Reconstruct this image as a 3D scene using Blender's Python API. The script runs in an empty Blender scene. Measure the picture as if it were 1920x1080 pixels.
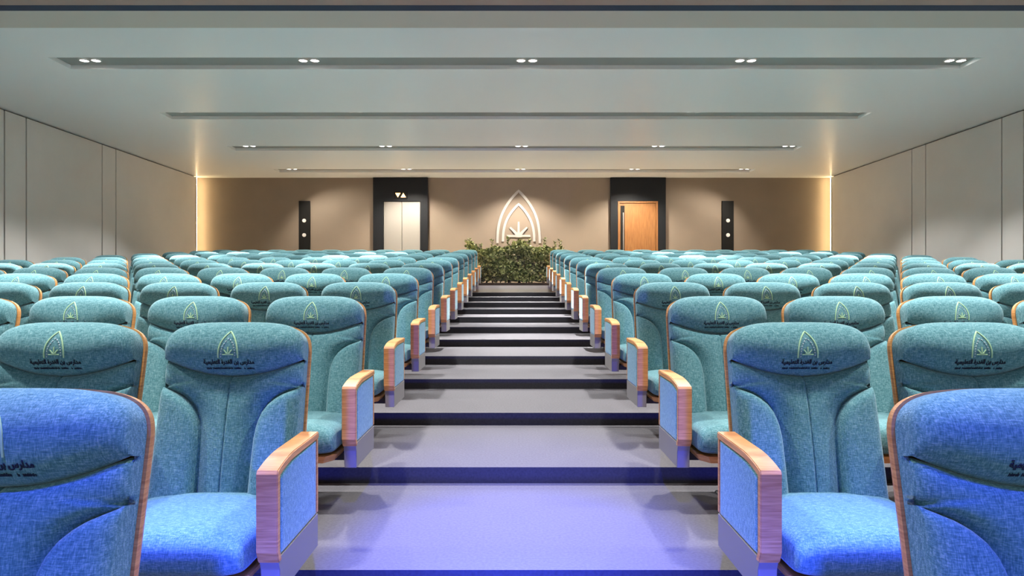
import bpy, bmesh, math, random
from mathutils import Vector, Matrix
random.seed(7)
S = bpy.context.scene
C = S.collection
R = math.radians

# ------------------------------------------------------------------ camera, world, exposure
CAMZ = 1.10
cam_d = bpy.data.cameras.new('camera'); cam_d.lens = 24; cam_d.sensor_width = 36
cam_d.shift_x = -0.001
cam_d.clip_start = 0.05
cam = bpy.data.objects.new('camera', cam_d); C.objects.link(cam)
cam.location = (-0.016, 0, CAMZ); cam.rotation_euler = (R(90), 0, 0)
S.camera = cam
S.view_settings.view_transform = 'Standard'
S.view_settings.look = 'None'
S.view_settings.exposure = 0.3
S.view_settings.gamma = 1.0
S.view_settings.use_curve_mapping = False
W = bpy.data.worlds.new('world'); S.world = W; W.use_nodes = True
W.node_tree.nodes['Background'].inputs[0].default_value = (0.86, 0.95, 1.0, 1)
W.node_tree.nodes['Background'].inputs[1].default_value = 0.42

# geometry of the hall (metres; y runs away from the stage, z up, z = 0 on the front row's floor)
D = 1.015                 # row spacing
RISE = 0.0777             # step height
PITCH = 0.576             # seat spacing
NROW = 14
CEIL = CAMZ + 2.68
HALF = 7.63
BACK = 16.6
def row_y(r): return 1.265 + D * (r - 1)
def row_z(r): return RISE * (r - 1)
PLAT = CAMZ + 0.055       # rear platform
SLOTS = [7.94, 10.42, 12.90, 15.40]
SLOTX = (-5.43, 5.46)
LAMPX = [-5.08, -2.46, 0.15, 2.77, 5.28]

def spot(name, loc, target, energy, size, blend, color, radius=0.04):
    l = bpy.data.lights.new(name, 'SPOT'); l.energy = energy; l.spot_size = R(size); l.spot_blend = blend
    l.color = color; l.shadow_soft_size = radius
    o = bpy.data.objects.new(name, l); C.objects.link(o); o.location = loc
    d = Vector(target) - Vector(loc)
    o.rotation_euler = d.to_track_quat('-Z', 'Y').to_euler()
    return o
WARM = (1.0, 0.88, 0.74)
NEUT = (1.0, 0.98, 0.95)
for k, sy in enumerate(SLOTS):
    ly = sy + (0.235, 0.12, 0.20, 0.225)[k]
    for lx in LAMPX:
        z = CEIL + 0.035
        tilt = (0.55, 0.45, 0.45, -0.1)[k]
        spot('downlight_beam', (lx, ly, z), (lx * (0.78 if k == 3 and abs(lx) > 4 else 1), ly - tilt, z - 2.2), ((430, 260, 220, 480)[k] if abs(lx) < 4 or k < 3 else 200), 118 if k < 3 else 128, 0.35 if k < 3 else 0.6, WARM if k == 3 else NEUT)
        if k < 3:
            spot('downlight_core', (lx, ly, z), (lx * (0.78 if k == 3 and abs(lx) > 4 else 1), ly - tilt, z - 2.2), (1300, 1700, 1700)[k], 44, 0.85, NEUT)
# front-of-house lamps in the stage soffit (above the frame)
for ly, e in ((4.9, 500), (2.2, 340)):
    for lx in (-5.0, -3.2, -1.4, 1.4, 3.2, 5.0):
        if ly < 3 and abs(lx) > 4: continue
        spot('stage_soffit_beam', (lx, ly, CAMZ + 2.40), (lx, ly - 0.3, 0.2), e, 100, 0.7, NEUT, 0.08)
# added blue spots, no real lamps, that tint the front rows and aisle
BLUE = (0.05, 0.08, 1.0)
for lx in (-1.5, 0.0, 1.5):
    spot('added_blue_row_beam', (lx, 0.0, CAMZ + 2.40), (lx * 0.95, 1.25, 0.0), 450, 42, 0.7, BLUE, 0.06)
for ty, e in ((1.7, 6500), (2.4, 4200), (3.3, 1500)):
    spot('added_blue_aisle_beam', (0.0, 0.5, CAMZ + 2.40), (0.0, ty, 0.05), e, 25, 1.0, BLUE, 0.05)
for sx in (-1, 1):
    spot('added_blue_seat_beam', (sx * 0.95, 1.6, CAMZ + 2.40), (sx * 0.97, 1.83, 0.40), 2600, 14, 1.0, BLUE, 0.05)
for lx, tx in ((-0.45, -0.5), (0.45, 0.5), (-0.6, -1.7), (0.6, 1.7)):
    spot('added_blue_floor_beam', (lx, 0.1, 0.10), (tx, 2.6, 0.06), 300, 46, 0.9, BLUE, 0.04)

# ------------------------------------------------------------------ materials
def new_mat(name):
    m = bpy.data.materials.new(name); m.use_nodes = True
    nt = m.node_tree; return m, nt, nt.nodes['Principled BSDF']
def plain(name, col, rough=0.6, metal=0.0, spec=0.5, var=0.0, vscale=8.0, bump=0.0, bscale=120.0, emit=None, estr=0.0):
    m, nt, b = new_mat(name)
    b.inputs['Base Color'].default_value = (*col, 1); b.inputs['Roughness'].default_value = rough
    b.inputs['Metallic'].default_value = metal; b.inputs['Specular IOR Level'].default_value = spec
    tc = nt.nodes.new('ShaderNodeTexCoord')
    if var:
        n = nt.nodes.new('ShaderNodeTexNoise'); n.inputs['Scale'].default_value = vscale; n.inputs['Detail'].default_value = 5
        nt.links.new(tc.outputs['Object'], n.inputs['Vector'])
        r = nt.nodes.new('ShaderNodeValToRGB')
        r.color_ramp.elements[0].position = 0.3; r.color_ramp.elements[1].position = 0.7
        r.color_ramp.elements[0].color = (*[c * (1 - var) for c in col], 1)
        r.color_ramp.elements[1].color = (*[min(1, c * (1 + var)) for c in col], 1)
        nt.links.new(n.outputs['Fac'], r.inputs['Fac']); nt.links.new(r.outputs['Color'], b.inputs['Base Color'])
    if bump:
        n2 = nt.nodes.new('ShaderNodeTexNoise'); n2.inputs['Scale'].default_value = bscale; n2.inputs['Detail'].default_value = 3
        nt.links.new(tc.outputs['Object'], n2.inputs['Vector'])
        bp = nt.nodes.new('ShaderNodeBump'); bp.inputs['Strength'].default_value = bump; bp.inputs['Distance'].default_value = 0.003
        nt.links.new(n2.outputs['Fac'], bp.inputs['Height']); nt.links.new(bp.outputs['Normal'], b.inputs['Normal'])
    if emit:
        b.inputs['Emission Color'].default_value = (*emit, 1); b.inputs['Emission Strength'].default_value = estr
    return m

def fabric(name, lo, mid, hi):
    """woven melange cloth: long horizontal and vertical thread streaks"""
    m, nt, b = new_mat(name)
    tc = nt.nodes.new('ShaderNodeTexCoord')
    def streak(scale):
        mp = nt.nodes.new('ShaderNodeMapping'); mp.inputs['Scale'].default_value = scale
        nt.links.new(tc.outputs['Object'], mp.inputs['Vector'])
        n = nt.nodes.new('ShaderNodeTexNoise'); n.inputs['Scale'].default_value = 1.0; n.inputs['Detail'].default_value = 3
        n.inputs['Roughness'].default_value = 0.65
        nt.links.new(mp.outputs['Vector'], n.inputs['Vector']); return n.outputs['Fac']
    h = streak((60, 160, 420)); v = streak((420, 160, 60))
    ad = nt.nodes.new('ShaderNodeMath'); ad.operation = 'ADD'
    nt.links.new(h, ad.inputs[0]); nt.links.new(v, ad.inputs[1])
    hf = nt.nodes.new('ShaderNodeMath'); hf.operation = 'MULTIPLY'; hf.inputs[1].default_value = 0.5
    nt.links.new(ad.outputs[0], hf.inputs[0])
    r = nt.nodes.new('ShaderNodeValToRGB')
    e = r.color_ramp.elements
    e[0].position = 0.36; e[0].color = (*lo, 1); e[1].position = 0.64; e[1].color = (*hi, 1)
    k = e.new(0.5); k.color = (*mid, 1)
    nt.links.new(hf.outputs[0], r.inputs['Fac']); nt.links.new(r.outputs['Color'], b.inputs['Base Color'])
    bp = nt.nodes.new('ShaderNodeBump'); bp.inputs['Strength'].default_value = 0.55; bp.inputs['Distance'].default_value = 0.0025
    nt.links.new(hf.outputs[0], bp.inputs['Height']); nt.links.new(bp.outputs['Normal'], b.inputs['Normal'])
    b.inputs['Roughness'].default_value = 0.95; b.inputs['Specular IOR Level'].default_value = 0.15
    b.inputs['Sheen Weight'].default_value = 0.35; b.inputs['Sheen Roughness'].default_value = 0.4
    b.inputs['Sheen Tint'].default_value = (0.8, 0.95, 1, 1)
    return m

def wood(name, a, b_, scale=(4, 60, 60)):
    m, nt, b = new_mat(name)
    tc = nt.nodes.new('ShaderNodeTexCoord')
    mp = nt.nodes.new('ShaderNodeMapping'); mp.inputs['Scale'].default_value = scale
    nt.links.new(tc.outputs['Object'], mp.inputs['Vector'])
    n = nt.nodes.new('ShaderNodeTexNoise'); n.inputs['Scale'].default_value = 1.5; n.inputs['Detail'].default_value = 6
    n.inputs['Distortion'].default_value = 0.6
    nt.links.new(mp.outputs['Vector'], n.inputs['Vector'])
    r = nt.nodes.new('ShaderNodeValToRGB'); r.color_ramp.elements[0].position = 0.32; r.color_ramp.elements[1].position = 0.66
    r.color_ramp.elements[0].color = (*a, 1); r.color_ramp.elements[1].color = (*b_, 1)
    nt.links.new(n.outputs['Fac'], r.inputs['Fac']); nt.links.new(r.outputs['Color'], b.inputs['Base Color'])
    b.inputs['Roughness'].default_value = 0.45
    return m

M = {}
M['fabric'] = fabric('teal_weave', (0.046, 0.136, 0.160), (0.094, 0.240, 0.272), (0.235, 0.400, 0.435))
M['wood'] = wood('honey_wood', (0.42, 0.17, 0.045), (0.66, 0.33, 0.11), (6, 6, 130))
M['door_wood'] = wood('door_wood', (0.21, 0.088, 0.027), (0.30, 0.138, 0.045), (30, 30, 2.5))
M['grey_metal'] = plain('grey_painted_metal', (0.20, 0.19, 0.18), 0.5)
M['dark_metal'] = plain('dark_steel', (0.025, 0.025, 0.03), 0.5, 0.3)
M['emblem_green'] = plain('green_thread', (0.38, 0.60, 0.36), 0.7)
M['emblem_pale'] = plain('pale_thread', (0.42, 0.52, 0.56), 0.7)
M['ink'] = plain('navy_thread', (0.006, 0.012, 0.030), 0.8)
M['ceiling'] = plain('ceiling_paint', (0.87, 0.91, 0.91), 0.33, spec=0.35)
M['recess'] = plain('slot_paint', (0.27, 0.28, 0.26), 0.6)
M['wall'] = plain('side_panel_laminate', (0.75, 0.74, 0.71), 0.5, spec=0.3, var=0.03, vscale=1.5)
M['joint'] = plain('dark_joint', (0.02, 0.018, 0.016), 0.8)
M['rear'] = plain('rear_wall_paint', (0.225, 0.182, 0.14), 0.75, var=0.04, vscale=2)
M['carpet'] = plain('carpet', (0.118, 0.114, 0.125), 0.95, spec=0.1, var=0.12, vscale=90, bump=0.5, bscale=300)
M['riser'] = plain('riser_carpet_painted_shade', (0.04, 0.04, 0.047), 0.95, spec=0.1, var=0.15, vscale=90)  # same carpet as the treads, shade on the risers put into the colour
M['beige'] = plain('beige_stone', (0.68, 0.63, 0.54), 0.6, var=0.05, vscale=6)
M['soffit'] = plain('soffit_paint', (0.58, 0.535, 0.47), 0.6)
M['soffit_brown'] = plain('soffit_brown', (0.38, 0.27, 0.23), 0.6, var=0.06, vscale=3)
M['navy'] = plain('navy_trim', (0.006, 0.018, 0.06), 0.6)
M['black'] = plain('black_laminate', (0.008, 0.008, 0.008), 0.6, spec=0.2)
M['portal'] = plain('charcoal_portal', (0.011, 0.013, 0.016), 0.5, spec=0.2)
M['lift'] = plain('brushed_lift_door', (0.30, 0.29, 0.27), 0.5, 0.2)
M['steel'] = plain('pale_steel', (0.6, 0.58, 0.54), 0.35, 0.8)
M['white'] = plain('white_acrylic', (0.42, 0.405, 0.38), 0.4)
M['lamp'] = plain('lamp_glow', (1, 1, 1), 0.5, emit=(1, 0.95, 0.88), estr=12)
M['led'] = plain('led_glow', (1, 0.9, 0.7), 0.5, emit=(1, 0.72, 0.38), estr=45)
M['arrow'] = plain('arrow_glow', (1, 0.7, 0.4), 0.5, emit=(1, 0.50, 0.16), estr=4)
M['button'] = plain('button_white', (0.75, 0.74, 0.72), 0.4)
M['soil'] = plain('dark_planter', (0.035, 0.022, 0.015), 0.8)
M['stem'] = plain('stem_bark', (0.045, 0.035, 0.02), 0.9)
def leaf_mat():
    m, nt, b = new_mat('hedge_leaf')
    g = nt.nodes.new('ShaderNodeNewGeometry')
    r = nt.nodes.new('ShaderNodeValToRGB')
    e = r.color_ramp.elements
    e[0].color = (0.055, 0.085, 0.022, 1); e[1].color = (0.74, 0.74, 0.36, 1)
    k = e.new(0.55); k.color = (0.34, 0.38, 0.13, 1)
    nt.links.new(g.outputs['Random Per Island'], r.inputs['Fac']); nt.links.new(r.outputs['Color'], b.inputs['Base Color'])
    b.inputs['Roughness'].default_value = 0.5
    return m
M['leaf'] = leaf_mat()

# ------------------------------------------------------------------ helpers
def mesh_from(name, bm, mats, smooth=False, keep=False):
    me = bpy.data.meshes.new(name)
    if not keep: bmesh.ops.recalc_face_normals(bm, faces=bm.faces[:])
    bm.to_mesh(me); bm.free()
    for m in (mats if isinstance(mats, (list, tuple)) else [mats]): me.materials.append(m)
    if smooth:
        for p in me.polygons: p.use_smooth = True
    return me
def link(name, me, parent=None):
    o = bpy.data.objects.new(name, me); C.objects.link(o)
    if parent: o.parent = parent
    return o
def tag(o, label=None, cat=None, group=None, kind=None):
    if label: o['label'] = label
    if cat: o['category'] = cat
    if group: o['group'] = group
    if kind: o['kind'] = kind
    return o
def box(bm, x0, x1, y0, y1, z0, z1, mi=0):
    v = [bm.verts.new(p) for p in ((x0,y0,z0),(x1,y0,z0),(x1,y1,z0),(x0,y1,z0),(x0,y0,z1),(x1,y0,z1),(x1,y1,z1),(x0,y1,z1))]
    for f in ((0,3,2,1),(4,5,6,7),(0,1,5,4),(1,2,6,5),(2,3,7,6),(3,0,4,7)):
        bm.faces.new([v[i] for i in f]).material_index = mi
def bevel_all(bm, w, seg=2):
    bmesh.ops.bevel(bm, geom=bm.edges[:], offset=w, segments=seg, affect='EDGES', profile=0.6)
def cyl(bm, c, axis, r, h, n=24, mi=0):
    ax = Vector(axis).normalized()
    q = ax.to_track_quat('Z', 'Y')
    a, b = [], []
    for i in range(n):
        t = 2 * math.pi * i / n
        p = q @ Vector((r * math.cos(t), r * math.sin(t), 0))
        a.append(bm.verts.new(Vector(c) + p)); b.append(bm.verts.new(Vector(c) + p + ax * h))
    bm.faces.new(a[::-1]).material_index = mi; bm.faces.new(b).material_index = mi
    for i in range(n):
        bm.faces.new((a[i], a[(i+1)%n], b[(i+1)%n], b[i])).material_index = mi
def struct(name, bm, mats):
    return tag(link(name, mesh_from(name, bm, mats)), kind='structure')
def prism_x(bm, poly, x0, x1, mi=0):
    """polygon in (y, z) extruded along x"""
    a = [bm.verts.new((x0, y, z)) for y, z in poly]; b = [bm.verts.new((x1, y, z)) for y, z in poly]
    n = len(poly)
    bm.faces.new(a).material_index = mi; bm.faces.new(b[::-1]).material_index = mi
    for i in range(n): bm.faces.new((a[i], b[i], b[(i+1)%n], a[(i+1)%n])).material_index = mi
def arch_points(hw, h, n=28, p=2.55):
    """pointed arch, open at the base, as (x, z)"""
    L = [(-hw * (1 - (i / n) ** p), h * i / n) for i in range(n + 1)]
    return L + [(-x, z) for x, z in L[-2::-1]]
def offset_strip(pts, w):
    out = []
    for i, p in enumerate(pts):
        a = Vector(pts[max(0, i-1)]); b = Vector(pts[min(len(pts)-1, i+1)])
        t = (b - a).normalized(); n = Vector((-t.y, t.x))
        out.append((Vector(p) + n * w/2, Vector(p) - n * w/2))
    return out

# ------------------------------------------------------------------ the setting
XW = HALF
bm = bmesh.new()   # stepped floor: treads (0) and risers (1)
def quad(bm, pts, mi=0):
    f = bm.faces.new([bm.verts.new(p) for p in pts]); f.material_index = mi
FX = XW + 0.3
prev = -1.6
for r in range(1, NROW + 1):
    z = row_z(r); y1 = 1.272 + D * (r - 1)
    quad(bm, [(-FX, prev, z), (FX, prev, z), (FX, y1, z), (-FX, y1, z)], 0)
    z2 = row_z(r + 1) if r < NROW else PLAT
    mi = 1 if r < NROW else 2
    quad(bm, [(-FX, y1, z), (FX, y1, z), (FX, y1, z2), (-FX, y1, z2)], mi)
    prev = y1
quad(bm, [(-FX, prev, PLAT), (FX, prev, PLAT), (FX, BACK + 0.3, PLAT), (-FX, BACK + 0.3, PLAT)], 2)
me = bpy.data.meshes.new('floor'); bm.to_mesh(me); bm.free()
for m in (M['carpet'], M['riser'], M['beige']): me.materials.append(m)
tag(link('floor', me), kind='structure')

bm = bmesh.new()   # ceiling with four long recessed slots
T = 0.25
edges = [7.0]
for s in SLOTS: edges += [s, s + 0.42]
edges.append(BACK + 0.35)
CXW = XW + 0.35
for i in range(0, len(edges), 2):
    box(bm, -CXW, CXW, edges[i], edges[i+1], CEIL, CEIL + T)
for s in SLOTS:
    box(bm, -CXW, SLOTX[0], s, s + 0.42, CEIL, CEIL + T); box(bm, SLOTX[1], CXW, s, s + 0.42, CEIL, CEIL + T)
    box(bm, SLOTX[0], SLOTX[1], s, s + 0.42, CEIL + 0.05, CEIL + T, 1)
struct('ceiling', bm, [M['ceiling'], M['recess']])

SOF = CAMZ + 2.45
bm = bmesh.new(); box(bm, -CXW, CXW, 6.03, 6.43, SOF, CEIL + T); box(bm, -CXW, CXW, 6.43, 7.0, CEIL, CEIL + T)
struct('trim_1', bm, M['soffit'])
bm = bmesh.new(); box(bm, -CXW, CXW, 5.915, 6.03, SOF - 0.002, SOF + 0.3)
struct('trim_2', bm, M['navy'])
bm = bmesh.new(); box(bm, -CXW, CXW, -0.6, 5.915, SOF, SOF + 0.3)
struct('trim_3', bm, M['soffit_brown'])

JO = [7.80, 8.24, 10.22, 10.68, 12.65, 13.09]
WEND = 16.36
for sgn, nm in ((-1, 'wall_left'), (1, 'wall_right')):
    bm = bmesh.new()
    ys = [1.0] + JO + [WEND]
    g = 0.014
    for i in range(len(ys) - 1):
        a, b = ys[i] + (g if i else 0), ys[i+1] - (g if i < len(ys) - 2 else 0)
        x0, x1 = sorted((sgn * XW, sgn * (XW + 0.04)))
        box(bm, x0, x1, a, b, -0.05, CEIL - 0.022)
    x0, x1 = sorted((sgn * (XW + 0.04), sgn * (XW + 0.12)))
    box(bm, x0, x1, 1.0, WEND - 0.002, -0.05, CEIL + 0.01, 1)
    struct(nm, bm, [M['wall'], M['joint']])
bm = bmesh.new(); box(bm, -CXW, CXW, BACK, BACK + 0.15, PLAT - 0.1, CEIL + 0.01)
struct('wall_back', bm, M['rear'])
for sgn in (-1, 1):   # closes the light slot beside the rear wall
    bm = bmesh.new(); x0, x1 = sorted((sgn * (XW + 0.25), sgn * (XW + 0.3)))
    box(bm, x0, x1, WEND - 0.3, BACK, PLAT - 0.1, CEIL + 0.01)
    struct('trim_4' if sgn < 0 else 'trim_5', bm, M['rear'])
for sgn, side in ((-1, 'elevator'), (1, 'wooden door')):
    t = link('led_strip_light', None); t.location = (sgn * (XW + 0.01), WEND + 0.05, PLAT)
    bm = bmesh.new(); box(bm, -0.018, 0.018, -0.02, 0.0, 0, CEIL - PLAT - 0.01)
    link('housing', mesh_from('housing', bm, M['steel']), t)
    bm = bmesh.new(); box(bm, -0.014, 0.014, 0.0, 0.02, 0.01, CEIL - PLAT - 0.02)
    link('diffuser', mesh_from('diffuser', bm, M['led']), t)
    tag(t, 'warm vertical light strip in the rear wall corner on the %s side' % side, 'light strip', 'corner light strips')

# ------------------------------------------------------------------ recessed downlights
proto = None
sname = ('front slot', 'second slot', 'third slot', 'rearmost slot')
pname = ('pair at the elevator-side end', 'pair next to the elevator-side end', 'middle pair', 'pair next to the wooden-door-side end', 'pair at the wooden-door-side end')
def make_lamp():
    t = link('downlight', None)
    bm = bmesh.new(); n = 24
    rings = [(0.062, 0), (0.062, -0.008), (0.052, -0.012), (0.048, -0.004)]
    vs = [[bm.verts.new((r * math.cos(2*math.pi*i/n), r * math.sin(2*math.pi*i/n), z)) for i in range(n)] for r, z in rings]
    for a, b in zip(vs, vs[1:]):
        for i in range(n): bm.faces.new((a[i], a[(i+1)%n], b[(i+1)%n], b[i]))
    link('trim_ring', mesh_from('trim_ring', bm, M['white'], True), t)
    bm = bmesh.new(); cyl(bm, (0, 0, -0.006), (0, 0, 1), 0.048, 0.004)
    link('lens', mesh_from('lens', bm, M['lamp']), t)
    return t
def copy_tree(o, parent=None):
    c = o.copy(); C.objects.link(c)
    if parent: c.parent = parent
    for ch in list(o.children): copy_tree(ch, c)
    return c
for k, sy in enumerate(SLOTS):
    ly = sy + (0.235, 0.12, 0.20, 0.225)[k]
    for j, lx in enumerate(LAMPX):
        for q, dx in enumerate((-0.07, 0.07)):
            if proto is None: proto = make_lamp(); o = proto
            else: o = copy_tree(proto)
            o.location = (lx + dx, ly, CEIL + 0.049)
            tag(o, 'downlight, %s lamp of the %s, %s' % (('left', 'right')[q], pname[j], sname[k]), 'downlight', 'recessed ceiling downlights')

# ------------------------------------------------------------------ rear wall fittings
def px(x): return (x - 962) * BACK / 1280 - 0.016
def pz(y): return CAMZ + (540 - y) * BACK / 1280
def portal(name, x0, x1, ox0, ox1, oz, label):
    bm = bmesh.new()
    y0 = BACK - 0.09
    box(bm, x0, ox0, y0, BACK, PLAT, CEIL - 0.005); box(bm, ox1, x1, y0, BACK, PLAT, CEIL - 0.005)
    box(bm, ox0, ox1, y0, BACK, oz, CEIL - 0.005)
    return tag(link(name, mesh_from(name, bm, M['portal'])), kind='structure')
DZ = pz(378)
portal('trim_6', px(701), px(803), px(720), px(789), DZ, '')
portal('trim_7', px(1144), px(1247), px(1157.5), px(1232.5), DZ, '')
t = link('elevator_door', None); t.location = ((px(720)+px(789))/2, BACK - 0.06, PLAT)
hw = (px(789) - px(720)) / 2
for s in (-1, 1):
    bm = bmesh.new(); x0, x1 = sorted((s * 0.005, s * (hw - 0.008))); box(bm, x0, x1, 0, 0.05, 0.002, DZ - PLAT - 0.006); bevel_all(bm, 0.003, 1)
    link('door_panel', mesh_from('door_panel', bm, M['lift']), t)
bm = bmesh.new(); box(bm, -hw, hw, 0.048, 0.058, 0.002, DZ - PLAT - 0.004)
link('door_back', mesh_from('door_back', bm, M['black']), t)
tag(t, 'pale metal two-leaf elevator door in a charcoal portal on the rear wall', 'elevator door')
t = link('arrow_sign', None); t.location = (px(752.5), BACK - 0.09, pz(367))
bm = bmesh.new(); box(bm, -0.17, 0.17, -0.012, 0, -0.085, 0.085); bevel_all(bm, 0.004, 1)
link('sign_plate', mesh_from('sign_plate', bm, M['black']), t)
for s, cx in ((-1, -0.066), (1, 0.066)):
    bm = bmesh.new(); h = 0.052
    tri = [(cx - 0.062, -s * h), (cx + 0.062, -s * h), (cx, s * h)]
    a = [bm.verts.new((x, -0.018, z)) for x, z in tri]; b = [bm.verts.new((x, -0.011, z)) for x, z in tri]
    bm.faces.new(a); bm.faces.new(b[::-1])
    for i in range(3): bm.faces.new((a[i], b[i], b[(i+1)%3], a[(i+1)%3]))
    link('arrow', mesh_from('arrow', bm, M['arrow']), t)
tag(t, 'glowing amber up and down arrow sign above the elevator door', 'sign')
# wooden door
t = link('wooden_door', None); t.location = (px(1157.5), BACK - 0.075, PLAT)
dw = px(1232.5) - px(1157.5); dh = DZ - PLAT
bm = bmesh.new(); e = 0.045
box(bm, 0.004, e, -0.02, 0.07, 0.002, dh - 0.004); box(bm, dw - e, dw - 0.004, -0.02, 0.07, 0.002, dh - 0.004); box(bm, e, dw - e, -0.02, 0.07, dh - e, dh - 0.004)
link('door_casing', mesh_from('door_casing', bm, M['door_wood']), t)
bm = bmesh.new(); box(bm, e + 0.004, dw - e - 0.004, 0.0, 0.045, 0.004, dh - e - 0.004); bevel_all(bm, 0.003, 1)
leaf = link('door_leaf', mesh_from('door_leaf', bm, M['door_wood']), t)
bm = bmesh.new(); box(bm, 0.065, 0.165, -0.006, 0.002, 0.05, dh - 0.11)
tag(link('inlay', mesh_from('inlay', bm, M['black']), leaf), 'black vertical inlay')
bm = bmesh.new(); box(bm, 0.118, 0.138, -0.05, -0.032, 0.3, dh - 0.28); box(bm, 0.12, 0.136, -0.034, -0.004, 0.5, 0.53); box(bm, 0.12, 0.136, -0.034, -0.004, dh - 0.5, dh - 0.47)
tag(link('pull_handle', mesh_from('pull_handle', bm, M['steel']), leaf), 'long pale metal pull handle')
tag(t, 'honey brown wooden door with a tall black inlay in a charcoal portal', 'door')
# black wall panels with two round buttons
for x0, x1, side in ((561, 582, 'beyond the elevator'), (1353, 1375, 'beyond the wooden door')):
    a, b = px(x0), px(x1); t = link('wall_panel', None); t.location = ((a+b)/2, BACK, pz(485)); h = pz(377) - pz(485); w = (b - a) / 2
    bm = bmesh.new(); box(bm, -w, w, -0.04, 0, 0, h); bevel_all(bm, 0.005, 2)
    link('plate', mesh_from('plate', bm, M['black']), t)
    for yy in (414, 441):
        bm = bmesh.new(); z = pz(yy) - pz(485)
        cyl(bm, (0.0, -0.055, z), (0, 1, 0), 0.045, 0.016, 28); cyl(bm, (0, -0.06, z), (0, 1, 0), 0.03, 0.006, 24)
        link('button', mesh_from('button', bm, M['button']), t)
    tag(t, 'tall black wall panel with two round white buttons, %s' % side, 'wall panel', 'black panels on the rear wall')
# pointed-arch emblem on the rear wall
t = link('wall_emblem', None); t.location = (px(972.5), BACK, pz(456))
U = BACK / 1280
def relief(bm, strip, y0, y1):
    rows = []
    for a, b in strip:
        rows.append([bm.verts.new((p.x, y, p.y)) for p, y in ((a, y0), (b, y0), (b, y1), (a, y1))])
    for r0, r1 in zip(rows, rows[1:]):
        for i in range(4): bm.faces.new((r0[i], r0[(i+1)%4], r1[(i+1)%4], r1[i]))
    bm.faces.new(rows[0]); bm.faces.new(rows[-1][::-1])
bm = bmesh.new(); relief(bm, offset_strip(arch_points(39.7*U, 98*U), 4.6*U), -0.03, 0)
link('outer_arch', mesh_from('outer_arch', bm, M['white']), t)
bm = bmesh.new(); relief(bm, offset_strip([(x, z + 3*U) for x, z in arch_points(29.3*U, 70*U)], 4.4*U), -0.03, 0)
link('inner_arch', mesh_from('inner_arch', bm, M['white']), t)
bm = bmesh.new()
def bar(bm, a, b, w0, w1, y0, y1):
    a, b = Vector(a), Vector(b); t_ = (b - a).normalized(); n = Vector((-t_.y, t_.x))
    pts = [a + n*w0/2, a - n*w0/2, b - n*w1/2, b + n*w1/2]
    f = [bm.verts.new((p.x, y0, p.y)) for p in pts]; g = [bm.verts.new((p.x, y1, p.y)) for p in pts]
    bm.faces.new(f); bm.faces.new(g[::-1])
    for i in range(4): bm.faces.new((f[i], f[(i+1)%4], g[(i+1)%4], g[i]))
bar(bm, (-22*U, 13.5*U), (22*U, 13.5*U), 3.8*U, 3.8*U, -0.03, 0)
bar(bm, (0, 14*U), (0, 40*U), 4.6*U, 3.2*U, -0.031, 0)
for s in (-1, 1): bar(bm, (s*1*U, 14.5*U), (s*16*U, 29.5*U), 6*U, 3.2*U, -0.032, 0)
bar(bm, (-6*U, 14*U), (6*U, 14*U), 6*U, 6*U, -0.0325, 0)
link('sprout', mesh_from('sprout', bm, M['white']), t)
tag(t, 'white raised double pointed-arch emblem with a sprout on the rear wall', 'emblem')

# ------------------------------------------------------------------ hedge behind the top step
HY = 14.98
t = link('hedge', None); t.location = (0, HY, PLAT)
bm = bmesh.new(); box(bm, -1.12, 1.14, -0.28, 0.28, 0, 0.05); bevel_all(bm, 0.01, 2)
link('trough', mesh_from('trough', bm, M['soil']), t)
bm = bmesh.new(); box(bm, -1.08, 1.10, -0.25, 0.25, 0.048, 0.058)
link('soil', mesh_from('soil', bm, M['soil']), t)
bm = bmesh.new(); rl = random.Random(3)
def leaf_at(p, d, L, wd):
    d = d.normalized(); s = d.cross(Vector((rl.uniform(-1,1), rl.uniform(-1,1), rl.uniform(-1,1)))).normalized(); n = s.cross(d)
    P = [p, p + d*L*0.45 + s*wd - n*0.006, p + d*L - n*0.012, p + d*L*0.45 - s*wd - n*0.006, p + d*L*0.5 + n*0.004]
    v = [bm.verts.new(q) for q in P]
    bm.faces.new((v[0], v[1], v[4])); bm.faces.new((v[1], v[2], v[4])); bm.faces.new((v[2], v[3], v[4])); bm.faces.new((v[3], v[0], v[4]))
def top_h(x): return 0.76 + 0.07 * math.sin(x * 5.1 + 1) + 0.05 * math.sin(x * 11.3)
for i in range(10500):
    x = rl.uniform(-1.03, 1.06); y = rl.uniform(-0.27, 0.27); z = 0.03 + top_h(x) * rl.random()
    if abs(y) > 0.2 + 0.08 * math.sin(z * 9 + x * 4): continue
    d = Vector((rl.uniform(-1, 1), (y / 0.25) + rl.uniform(-0.7, 0.7), rl.uniform(-0.25, 1.0)))
    leaf_at(Vector((x, y, z)), d, rl.uniform(0.06, 0.105), rl.uniform(0.018, 0.032))
sprigs = [(-0.98, .96), (-0.72, .84), (-0.47, .93), (-0.12, 1.0), (0.14, .86), (0.34, .95), (0.68, .97), (0.9, .9), (1.02, .92), (-0.9, .88)]
stems = bmesh.new()
def tube(bm, p0, p1, r0, r1, n=6):
    p0, p1 = Vector(p0), Vector(p1); q = (p1 - p0).to_track_quat('Z', 'Y')
    a = [bm.verts.new(p0 + q @ Vector((r0*math.cos(2*math.pi*i/n), r0*math.sin(2*math.pi*i/n), 0))) for i in range(n)]
    b = [bm.verts.new(p1 + q @ Vector((r1*math.cos(2*math.pi*i/n), r1*math.sin(2*math.pi*i/n), 0))) for i in range(n)]
    for i in range(n): bm.faces.new((a[i], a[(i+1)%n], b[(i+1)%n], b[i]))
    bm.faces.new(b)
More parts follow.
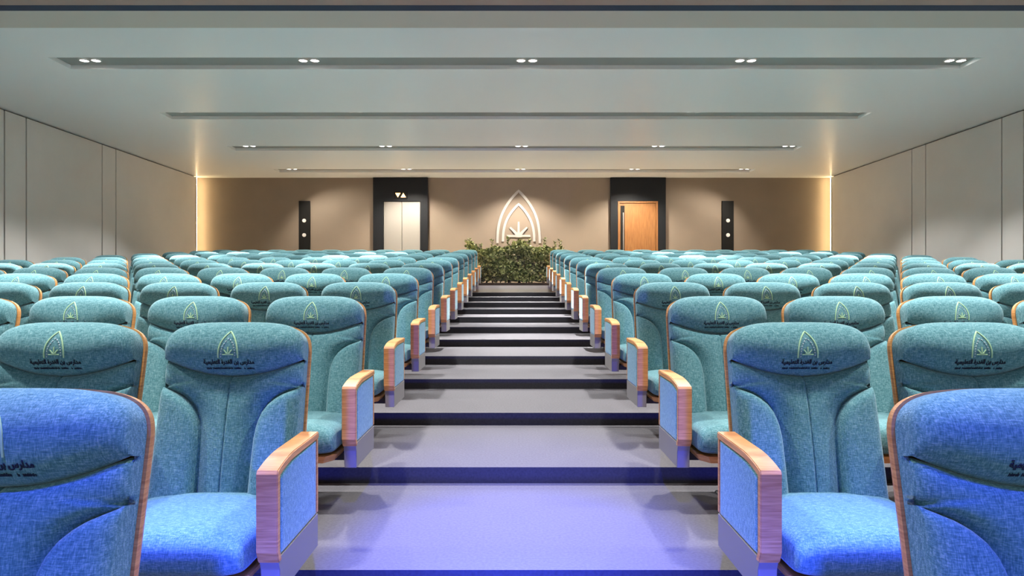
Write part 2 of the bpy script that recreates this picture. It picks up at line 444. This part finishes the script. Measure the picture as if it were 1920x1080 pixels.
for x, h in sprigs:
    y = rl.uniform(-0.16, 0.12); tube(stems, (x * 0.98, y * 0.6, 0), (x, y, h), 0.014, 0.004)
    for k in range(30):
        z = h - 0.30 * rl.random() ** 1.3
        a = rl.uniform(0, 6.28)
        leaf_at(Vector((x, y, z)), Vector((math.cos(a), math.sin(a), rl.uniform(0.2, 1.1))), rl.uniform(0.05, 0.08), rl.uniform(0.012, 0.02))
for i in range(26):
    x = rl.uniform(-1.0, 1.0); y = rl.uniform(-0.15, 0.15); tube(stems, (x, y * .7, 0), (x + rl.uniform(-.08, .08), y, 0.7), 0.012, 0.004)
link('foliage', mesh_from('foliage', bm, M['leaf'], keep=True), t).location.z = 0.06
link('stems', mesh_from('stems', stems, M['stem']), t).location.z = 0.056
tag(t, 'dense leafy green hedge in a low dark planter atop the centre aisle steps', 'hedge')

# ------------------------------------------------------------------ the auditorium seat
WB = 0.233; SE = 0.427; SC = 0.370; STOP = 0.556
TH = R(13.5); Y0 = -0.066; Z0 = 0.365
UPV = Vector((0, math.sin(TH), math.cos(TH))); NRM = Vector((0, -math.cos(TH), math.sin(TH)))
def P3(u, s, d): return Vector((u, Y0, Z0)) + UPV * s + NRM * d
def s_h(u): return SC + (SE - SC) * (abs(u) / WB) ** 1.9
NEXP = 3.7; SB = SE + 0.008
def s_top(u):
    q = min(1.0, abs(u) / WB)
    return SB + (STOP - SB) * (1 - q ** NEXP) ** (1 / NEXP)
def d_head(u, s):
    lo, hi = s_h(u), s_top(u)
    b = 0.5 if hi - lo < 1e-6 else min(1, max(0, (s - lo) / (hi - lo)))
    prof = (1 - abs(2 * b - 1) ** 2.0) ** 0.66
    side = (1 - min(1, abs(u) / WB) ** 7) ** 0.5
    return -0.004 + 0.066 * prof * (0.25 + 0.75 * side) * (0.55 + 0.45 * side)
SEAM = [(-0.12, .085), (0, .085), (.1, .086), (.17, .088), (.217, .095), (.25, .108), (.275, .125), (.295, .148), (.31, .172), (.322, .20), (.330, .22), (.336, WB)]
def seam(s):
    if s >= SEAM[-1][0]: return WB
    for (a, x), (b, y) in zip(SEAM, SEAM[1:]):
        if s <= b:
            t_ = (s - a) / (b - a); return x + (y - x) * t_
    return WB
def grid_mesh(fn, na, nb):
    bm = bmesh.new()
    V = [[bm.verts.new(fn(i / na, j / nb)) for j in range(nb + 1)] for i in range(na + 1)]
    for i in range(na):
        for j in range(nb):
            try: bm.faces.new((V[i][j], V[i+1][j], V[i+1][j+1], V[i][j+1]))
            except ValueError: pass
    return bm, V
def skirt(bm, loop, fn):
    """extends an open border loop backwards through the offsets fn gives"""
    prev = loop
    for off in fn:
        cur = [bm.verts.new(v.co + NRM * (off - (v.co - P3(0, 0, 0)).dot(NRM))) for v in loop]
        for i in range(len(loop) - 1): bm.faces.new((prev[i], prev[i+1], cur[i+1], cur[i]))
        prev = cur
    return prev
FL = -0.062
def headrest_bm():
    na, nb = 56, 22
    def fn(a, b):
        th = math.pi * (1 - a)
        u = WB * math.copysign(abs(math.cos(th)) ** (2 / NEXP), math.cos(th)) if 0 < a < 1 else (-WB if a <= 0 else WB)
        bb = 0.5 - 0.5 * math.cos(math.pi * b)
        s = s_h(u) + (s_top(u) - s_h(u)) * bb
        return P3(u, s, d_head(u, s))
    bm, V = grid_mesh(fn, na, nb)
    loop = [V[0][j] for j in range(nb + 1)] + [V[i][nb] for i in range(1, na + 1)] + [V[na][j] for j in range(nb - 1, -1, -1)]
    skirt(bm, loop, (-0.018, FL + 0.007))
    bmesh.ops.remove_doubles(bm, verts=bm.verts[:], dist=1e-5)
    return bm
def d_mid(u, s):
    hw = seam(s); base = 0.026 + 0.006 * math.cos((s - 0.12) * 9)
    e = hw - abs(u)
    if s < 0.345:
        d = base - 0.036 * math.exp(-(e / 0.036) ** 1.3)
    else:
        d = base
        d -= 0.022 * math.exp(-(max(0.0, s - 0.338) / 0.02) ** 1.2) * max(0, (abs(u) - 0.12) / (WB - 0.12)) ** 0.7
    tt = s_h(u) - s
    d -= 0.026 * math.exp(-(max(0, tt) / 0.012) ** 1.1)
    if hw >= WB - 1e-6: d -= 0.03 * math.exp(-(e / 0.012) ** 1.0)
    d -= 0.007 * math.exp(-(u / 0.0028) ** 2)          # centre seam
    return d
def backrest_bm():
    SB0 = -0.10
    ks = [SB0 + (0.30 - SB0) * i / 22 for i in range(22)] + [0.30 + 0.036 * i / 14 for i in range(15)] + [0.336 + (SC - 0.336) * i / 14 for i in range(1, 15)]
    aa = []
    for i in range(-24, 25):
        q = i / 24; aa.append(q)
    aa = sorted(set(aa + [-0.02, -0.01, 0.01, 0.02, -0.97, 0.97, -0.985, 0.985]))
    bm = bmesh.new(); V = []
    for s0 in ks:
        row = []
        hw = seam(s0); t_ = max(0.0, (s0 - 0.336) / (SC - 0.336))
        for q in aa:
            u = hw * q
            if hw > WB * 0.6 and abs(q) < 0.03: u = q * 0.12
            s = s0 + t_ * (s_h(u) - SC)
            row.append(bm.verts.new(P3(u, s, d_mid(u, s))))
        V.append(row)
    for i in range(len(V) - 1):
        for j in range(len(aa) - 1): bm.faces.new((V[i][j], V[i][j+1], V[i+1][j+1], V[i+1][j]))
    k0 = next(i for i, s0 in enumerate(ks) if s0 >= 0.3355)
    skirt(bm, [V[i][0] for i in range(k0, len(V))], (-0.018, FL + 0.007)); skirt(bm, [V[i][-1] for i in range(k0, len(V))], (-0.018, FL + 0.007))
    skirt(bm, V[-1], (-0.05,))
    return bm
def bolster_bm(sg):
    SB0 = -0.10
    ks = [SB0 + (0.25 - SB0) * i / 16 for i in range(16)] + [0.25 + 0.086 * (1 - (1 - i / 22) ** 1.6) for i in range(23)]
    ts = [0, .01, .03, .06, .1, .16, .24, .34, .46, .58, .7, .8, .87, .92, .955, .98, 1]
    bm = bmesh.new(); V = []
    for s in ks:
        hw = seam(s); row = []
        for q in ts:
            u = WB + (hw - WB) * q          # 0 at the outer edge, 1 at the seam
            e_in = abs(u - hw); e_out = WB - u
            top = max(0.0, 0.336 - s)
            d = 0.056 - 0.010 * (s / 0.336)
            rise = 1 - math.exp(-((e_in + 1e-6) / 0.010) ** 0.9)
            rt = 1 - math.exp(-((top + 1e-6) / 0.010) ** 0.9)
            ro = 1 - math.exp(-((e_out + 1e-6) / 0.014) ** 0.9)
            dd = -0.006 + d * rise * rt * (0.25 + 0.75 * ro)
            row.append(bm.verts.new(P3(sg * u, s, dd)))
        V.append(row)
    for i in range(len(V) - 1):
        for j in range(len(ts) - 1): bm.faces.new((V[i][j], V[i][j+1], V[i+1][j+1], V[i+1][j]))
    skirt(bm, [V[i][0] for i in range(len(V))], (-0.018, FL + 0.007))
    bmesh.ops.remove_doubles(bm, verts=bm.verts[:], dist=1e-5)
    return bm
def shell_bm():
    o = 0.007; pts = [(-WB - o + 0.012, -0.15)]
    pts += [(-WB - o, s) for s in (0.0, 0.1, 0.2, 0.3, 0.38, SB)]
    for i in range(1, 40):
        th = math.pi * (1 - i / 40); c = math.cos(th)
        u = math.copysign(abs(c) ** (2 / NEXP), c); pts.append((u * (WB + o), SB + (STOP - SB + 0.004) * abs(math.sin(th)) ** (2 / NEXP)))
    pts += [(WB + o, s) for s in (SB, 0.38, 0.3, 0.2, 0.1, 0.0)] + [(WB + o - 0.012, -0.15)]
    bm = bmesh.new()
    def ring(k, d): return [bm.verts.new(P3(u * k, s, d)) for u, s in pts]
    rs = [ring(1.0, FL + 0.006), ring(1.004, FL - 0.004), ring(0.99, FL - 0.016)]
    for a, b in zip(rs, rs[1:]):
        for i in range(len(pts)):
            bm.faces.new((a[i], a[(i+1) % len(pts)], b[(i+1) % len(pts)], b[i]))
    bm.faces.new(rs[0][::-1]); bm.faces.new(rs[-1])
    return bm
CF, CB = -0.505, -0.075
def cushion_bm():
    """rolled-front seat cushion: cross-section rounded rect swept front to back"""
    bm = bmesh.new(); n = 40; hw = 0.236
    secs = []
    L = CB - CF
    for k in range(19):
        t_ = k / 18; y = CF + L * (0.5 - 0.5 * math.cos(math.pi * t_))
        f = (y - CF) / L
        edge = min(1, f / 0.16); roll = math.sqrt(max(0, 1 - (1 - edge) ** 2)) if edge < 1 else 1
        rb = min(1, (1 - f) / 0.05); roll2 = math.sqrt(max(0.0, 1 - (1 - rb) ** 2))
        zt = 0.372 - 0.012 * f - 0.050 * (1 - roll) - 0.02 * (1 - roll2); zb = 0.250 + 0.045 * (1 - roll)
        w = hw - 0.012 * (1 - roll)
        ring = []
        for i in range(n):
            th = 2 * math.pi * i / n; c, s_ = math.cos(th), math.sin(th); e = 2 / 5.0
            x = w * math.copysign(abs(c) ** e, c); zz = math.copysign(abs(s_) ** e, s_)
            z = (zt + zb) / 2 + (zt - zb) / 2 * zz
            if zz > 0: z += 0.008 * (1 - (x / w) ** 2) * zz
            ring.append(bm.verts.new((x, y, z)))
        secs.append(ring)
    for a, b in zip(secs, secs[1:]):
        for i in range(n): bm.faces.new((a[i], a[(i+1)%n], b[(i+1)%n], b[i]))
    bm.faces.new(secs[0][::-1]); bm.faces.new(secs[-1])
    return bm
def pan_bm():
    bm = bmesh.new(); pts = [(-0.20, CF + 0.01), (0.20, CF + 0.01), (0.236, CF + 0.06), (0.236, CB), (-0.236, CB), (-0.236, CF + 0.06)]
    a = [bm.verts.new((x * 0.94, y + 0.006, 0.224)) for x, y in pts]; b = [bm.verts.new((x, y, 0.252)) for x, y in pts]
    bm.faces.new(a[::-1]); bm.faces.new(b)
    for i in range(6): bm.faces.new((a[i], a[(i+1)%6], b[(i+1)%6], b[i]))
    return bm
AF, AB, ATOP, AT = -0.462, -0.075, 0.557, 0.029
def arm_curve():
    """outer (y, z) line of the bent wood: front foot, front face, shoulder, top, rear"""
    c = [(AF + 0.014, 0.285), (AF, 0.315), (AF, 0.525), (AF + 0.006, 0.5345)]
    for i in range(1, 11):
        t_ = i / 10; y = AF + 0.006 + 0.16 * t_; z = 0.5345 + (ATOP - 0.5345) * (1 - (1 - t_) ** 2); c.append((y, z))
    c += [(AB - 0.10, ATOP + 0.001), (AB, ATOP + 0.002)]
    return c
def arm_bm():
    bm = bmesh.new(); c = arm_curve(); th = 0.022
    inner = []
    for i, p in enumerate(c):
        a = Vector(c[max(0, i-1)]); b = Vector(c[min(len(c)-1, i+1)]); t_ = (b - a).normalized()
        inner.append((p[0] + t_.y * th, p[1] - t_.x * th))
    inner[0] = (c[0][0] + th, c[0][1]); 
    rows = []
    for (y, z), (yi, zi) in zip(c, inner):
        rows.append([bm.verts.new(q) for q in ((-AT, y, z), (AT, y, z), (AT, yi, zi), (-AT, yi, zi))])
    for a, b in zip(rows, rows[1:]):
        for i in range(4): bm.faces.new((a[i], a[(i+1)%4], b[(i+1)%4], b[i]))
    bm.faces.new(rows[0]); bm.faces.new(rows[-1][::-1])
    # rear trim post of the same wood
    box(bm, -AT + 0.002, AT - 0.002, AB - 0.018, AB, 0.30, ATOP - 0.018)
    bmesh.ops.recalc_face_normals(bm, faces=bm.faces[:])
    es = [e for e in bm.edges if len(e.link_faces) == 2 and e.calc_face_angle(0) > 1.2]
    bmesh.ops.bevel(bm, geom=es, offset=0.0025, segments=2, affect='EDGES')
    return bm
def arm_panel_bm(sg):
    c = [(y, z) for y, z in arm_curve()[1:]]
    th = 0.026
    poly = [(AF + 0.025, 0.297), (AF + 0.025, 0.508)] + [(y + 0.012, z - 0.026) for y, z in c[3:-2]] + [(AB - 0.02, ATOP - 0.022), (AB - 0.02, 0.297)]
    bm = bmesh.new(); cy = sum(p[0] for p in poly) / len(poly); cz = sum(p[1] for p in poly) / len(poly)
    def ring(x, k): return [bm.verts.new((sg * x, cy + (y - cy) * k, cz + (z - cz) * k)) for y, z in poly]
    rs = [ring(0.001, 1), ring(AT - 0.008, 1), ring(AT - 0.002, 0.965), ring(AT + 0.001, 0.90), ring(AT + 0.002, 0.5)]
    for a, b in zip(rs, rs[1:]):
        for i in range(len(poly)): bm.faces.new((a[i], a[(i+1)%len(poly)], b[(i+1)%len(poly)], b[i]))
    bm.faces.new(rs[-1])
    return bm
def arm_foot_bm():
    bm = bmesh.new()
    prism_x(bm, [(AF + 0.016, 0.296), (AB, 0.296), (AB, 0.19), (AF + 0.03, 0.19), (AF + 0.03, 0.262), (AF + 0.016, 0.285)], -AT + 0.003, AT - 0.003)
    es = [e for e in bm.edges]; bmesh.ops.bevel(bm, geom=es, offset=0.002, segments=1, affect='EDGES')
    return bm
def leg_bm():
    bm = bmesh.new(); box(bm, -0.07, 0.07, -0.36, -0.14, 0.0, 0.012); box(bm, -0.03, 0.03, -0.32, -0.18, 0.012, 0.19); bevel_all(bm, 0.004, 1); return bm
def beam_bm():
    bm = bmesh.new(); box(bm, -PITCH/2 + AT, PITCH/2 - AT, -0.29, -0.21, 0.186, 0.224); bevel_all(bm, 0.004, 1); return bm
# embroidered emblem and lettering, laid on the curve of the headrest
def on_head(u, s, lift):
    return P3(u, s, d_head(u, s) + lift)
def stitch(bm, pts, w, mi, lift=0.0022):
    st = offset_strip(pts, w); rows = []
    for a, b in st:
        m_ = (a + b) / 2
        rows.append([bm.verts.new(on_head(a.x, a.y, -0.001)), bm.verts.new(on_head(a.x, a.y, lift * .7)), bm.verts.new(on_head(m_.x, m_.y, lift)), bm.verts.new(on_head(b.x, b.y, lift * .7)), bm.verts.new(on_head(b.x, b.y, -0.001))])
    for r0, r1 in zip(rows, rows[1:]):
        for i in range(4): bm.faces.new((r0[i], r0[i+1], r1[i+1], r1[i])).material_index = mi
    for r in (rows[0], rows[-1]): bm.faces.new(r).material_index = mi
def dense(a, b, n=6): return [(a[0] + (b[0]-a[0]) * i / n, a[1] + (b[1]-a[1]) * i / n) for i in range(n + 1)]
def emblem_bm():
    bm = bmesh.new(); b0 = 0.4245
    stitch(bm, [(x, b0 + z) for x, z in arch_points(0.0325, 0.0905)], 0.0042, 0, 0.003)
    inner = [(x, b0 + 0.002 + z) for x, z in arch_points(0.0235, 0.064, 30)]
    for i in range(0, len(inner) - 2, 4):
        stitch(bm, inner[i:i+3], 0.0030, 1)
    stitch(bm, dense((-0.018, b0 + 0.0105), (0.018, b0 + 0.0105)), 0.0036, 0)
    stitch(bm, dense((0, b0 + 0.011), (0, b0 + 0.036)), 0.0038, 0)
    for s in (-1, 1):
        stitch(bm, dense((s*0.001, b0 + 0.012), (s*0.0135, b0 + 0.026)), 0.0036, 0)
        stitch(bm, dense((s*0.002, b0 + 0.012), (s*0.008, b0 + 0.0165)), 0.0042, 0)
    return bm
def letter_mesh():
    # right-to-left line in joined forms, then a line of fine lettering too small to read
    txt = '\u0645\u062f\u0627\u0631\u0633 \u0628\u0646 \u0627\u0644\u0642\u062f\u0631\u0629 \u0627\u0644\u062a\u0639\u0644\u064a\u0645\u064a\u0629'
    shaped = ['\ufee3', '\ufeaa', '\ufe8d', '\ufead', '\ufeb1', ' ', '\ufe91', '\ufee6', ' ', '\ufe8d', '\ufedf', '\ufed8', '\ufeaa', '\ufead', '\ufe93', ' ',
              '\ufe8d', '\ufedf', '\ufe98', '\ufecc', '\ufee0', '\ufef4', '\ufee4', '\ufef4', '\ufe94']
    cu = bpy.data.curves.new('lettering_source', 'FONT'); cu.body = ''.join(reversed(shaped)); cu.size = 0.03
    cu.resolution_u = 3; cu.offset = 0.0011
    ob = bpy.data.objects.new('lettering_source', cu); C.objects.link(ob)
    dg = bpy.context.evaluated_depsgraph_get(); dg.update()
    me0 = bpy.data.meshes.new_from_object(ob.evaluated_get(dg))
    bm = bmesh.new(); bm.from_mesh(me0)
    bpy.data.objects.remove(ob); bpy.data.curves.remove(cu); bpy.data.meshes.remove(me0)
    xs = [v.co.x for v in bm.verts]; zs = [v.co.y for v in bm.verts]
    out = bmesh.new()
    if xs and max(xs) > min(xs):
        x0, x1, z0, z1 = min(xs), max(xs), min(zs), max(zs)
        bmesh.ops.subdivide_edges(bm, edges=[e for e in bm.edges if e.calc_length() > 0.01], cuts=2)
        ext = bmesh.ops.extrude_face_region(bm, geom=bm.faces[:])
        top = set(v for v in ext['geom'] if isinstance(v, bmesh.types.BMVert))
        for v in bm.verts:
            u = -0.084 + 0.168 * (v.co.x - x0) / (x1 - x0); s = 0.4015 + 0.019 * (v.co.y - z0) / (z1 - z0)
            v.co = on_head(u, s, 0.0016 if v in top else -0.001)
        out = bm
    rr = random.Random(11); u = -0.082
    while u < 0.082:
        w = rr.uniform(0.0022, 0.0042); h = rr.uniform(0.0045, 0.0075)
        if rr.random() < 0.88:
            stitch(out, [(u, 0.3905), (u, 0.3905 + h)], 0.0014, 0, 0.0016); stitch(out, [(u, 0.3905 + h * .55), (u + w * .8, 0.3905 + h * .55)], 0.0014, 0, 0.0016)
            stitch(out, [(u + w * .8, 0.3905), (u + w * .8, 0.3905 + 0.0045)], 0.0014, 0, 0.0016)
        u += w + 0.0016
    return out
ME = {
    'headrest': mesh_from('headrest', headrest_bm(), M['fabric'], True),
    'backrest': mesh_from('backrest', backrest_bm(), M['fabric'], True),
    'bolster_a': mesh_from('bolster', bolster_bm(-1), M['fabric'], True),
    'bolster_b': mesh_from('bolster', bolster_bm(1), M['fabric'], True),
    'shell': mesh_from('back_shell', shell_bm(), M['wood']),
    'cushion': mesh_from('seat_cushion', cushion_bm(), M['fabric'], True),
    'pan': mesh_from('seat_pan', pan_bm(), M['wood']),
    'arm': mesh_from('armrest', arm_bm(), M['wood']),
    'panel_a': mesh_from('side_panel', arm_panel_bm(-1), M['fabric']),
    'panel_b': mesh_from('side_panel', arm_panel_bm(1), M['fabric']),
    'foot': mesh_from('armrest_bracket', arm_foot_bm(), M['grey_metal']),
    'leg': mesh_from('leg', leg_bm(), M['dark_metal']),
    'beam': mesh_from('support_beam', beam_bm(), M['dark_metal']),
    'emblem': mesh_from('emblem', emblem_bm(), [M['emblem_green'], M['emblem_pale']]),
    'letters': mesh_from('lettering', letter_mesh(), M['ink']),
}
def add_arm(root, x):
    a = link('armrest', ME['arm'], root); a.location.x = x
    link('side_panel', ME['panel_a'], a); link('side_panel', ME['panel_b'], a); link('armrest_bracket', ME['foot'], a)
def make_seat(sg, near, end):
    """sg = +1 on the right block: its own armrest is on the aisle side"""
    root = link('auditorium_seat', None)
    h = link('headrest', ME['headrest'], root)
    if near:
        tag(link('emblem', ME['emblem'], h), 'green stitched pointed-arch emblem'); tag(link('lettering', ME['letters'], h), 'two lines of dark stitched lettering')
    link('backrest', ME['backrest'], root); link('bolster', ME['bolster_a'], root); link('bolster', ME['bolster_b'], root)
    link('back_shell', ME['shell'], root); link('seat_cushion', ME['cushion'], root); link('seat_pan', ME['pan'], root)
    add_arm(root, -sg * PITCH / 2)
    if end: add_arm(root, sg * PITCH / 2)
    if near: link('leg', ME['leg'], root); link('support_beam', ME['beam'], root)
    return root
ORD = ['first', 'second', 'third', 'fourth', 'fifth', 'sixth', 'seventh', 'eighth', 'ninth', 'tenth', 'eleventh', 'twelfth', 'thirteenth', 'rearmost']
X0 = {1: 0.979, 2: 0.960, 3: 0.986, 4: 1.004}
protos = {}
for r in range(1, NROW + 1):
    for sg in (-1, 1):
        for k in range(10):
            x = X0.get(r, 1.005) + PITCH * k
            if (x - 0.29) / (row_y(r) + 0.05) * 1280 > 1090: continue
            key = (sg, r <= 9, k == 9)
            if key not in protos: o = protos[key] = make_seat(*key)
            else: o = copy_tree(protos[key])
            o.location = (sg * x, row_y(r), row_z(r))
            side = 'elevator side' if sg < 0 else 'wooden-door side'
            rn = 'front row' if r == 1 else 'rearmost row' if r == NROW else ORD[r-1] + ' row from the stage'
            if k == 0: lab = 'teal fabric seat beside the centre aisle steps, %s, %s' % (rn, side)
            else: lab = 'teal fabric seat, %s from the centre aisle, %s, %s' % (ORD[k], rn, side)
            tag(o, lab, 'seat', 'teal auditorium seats')
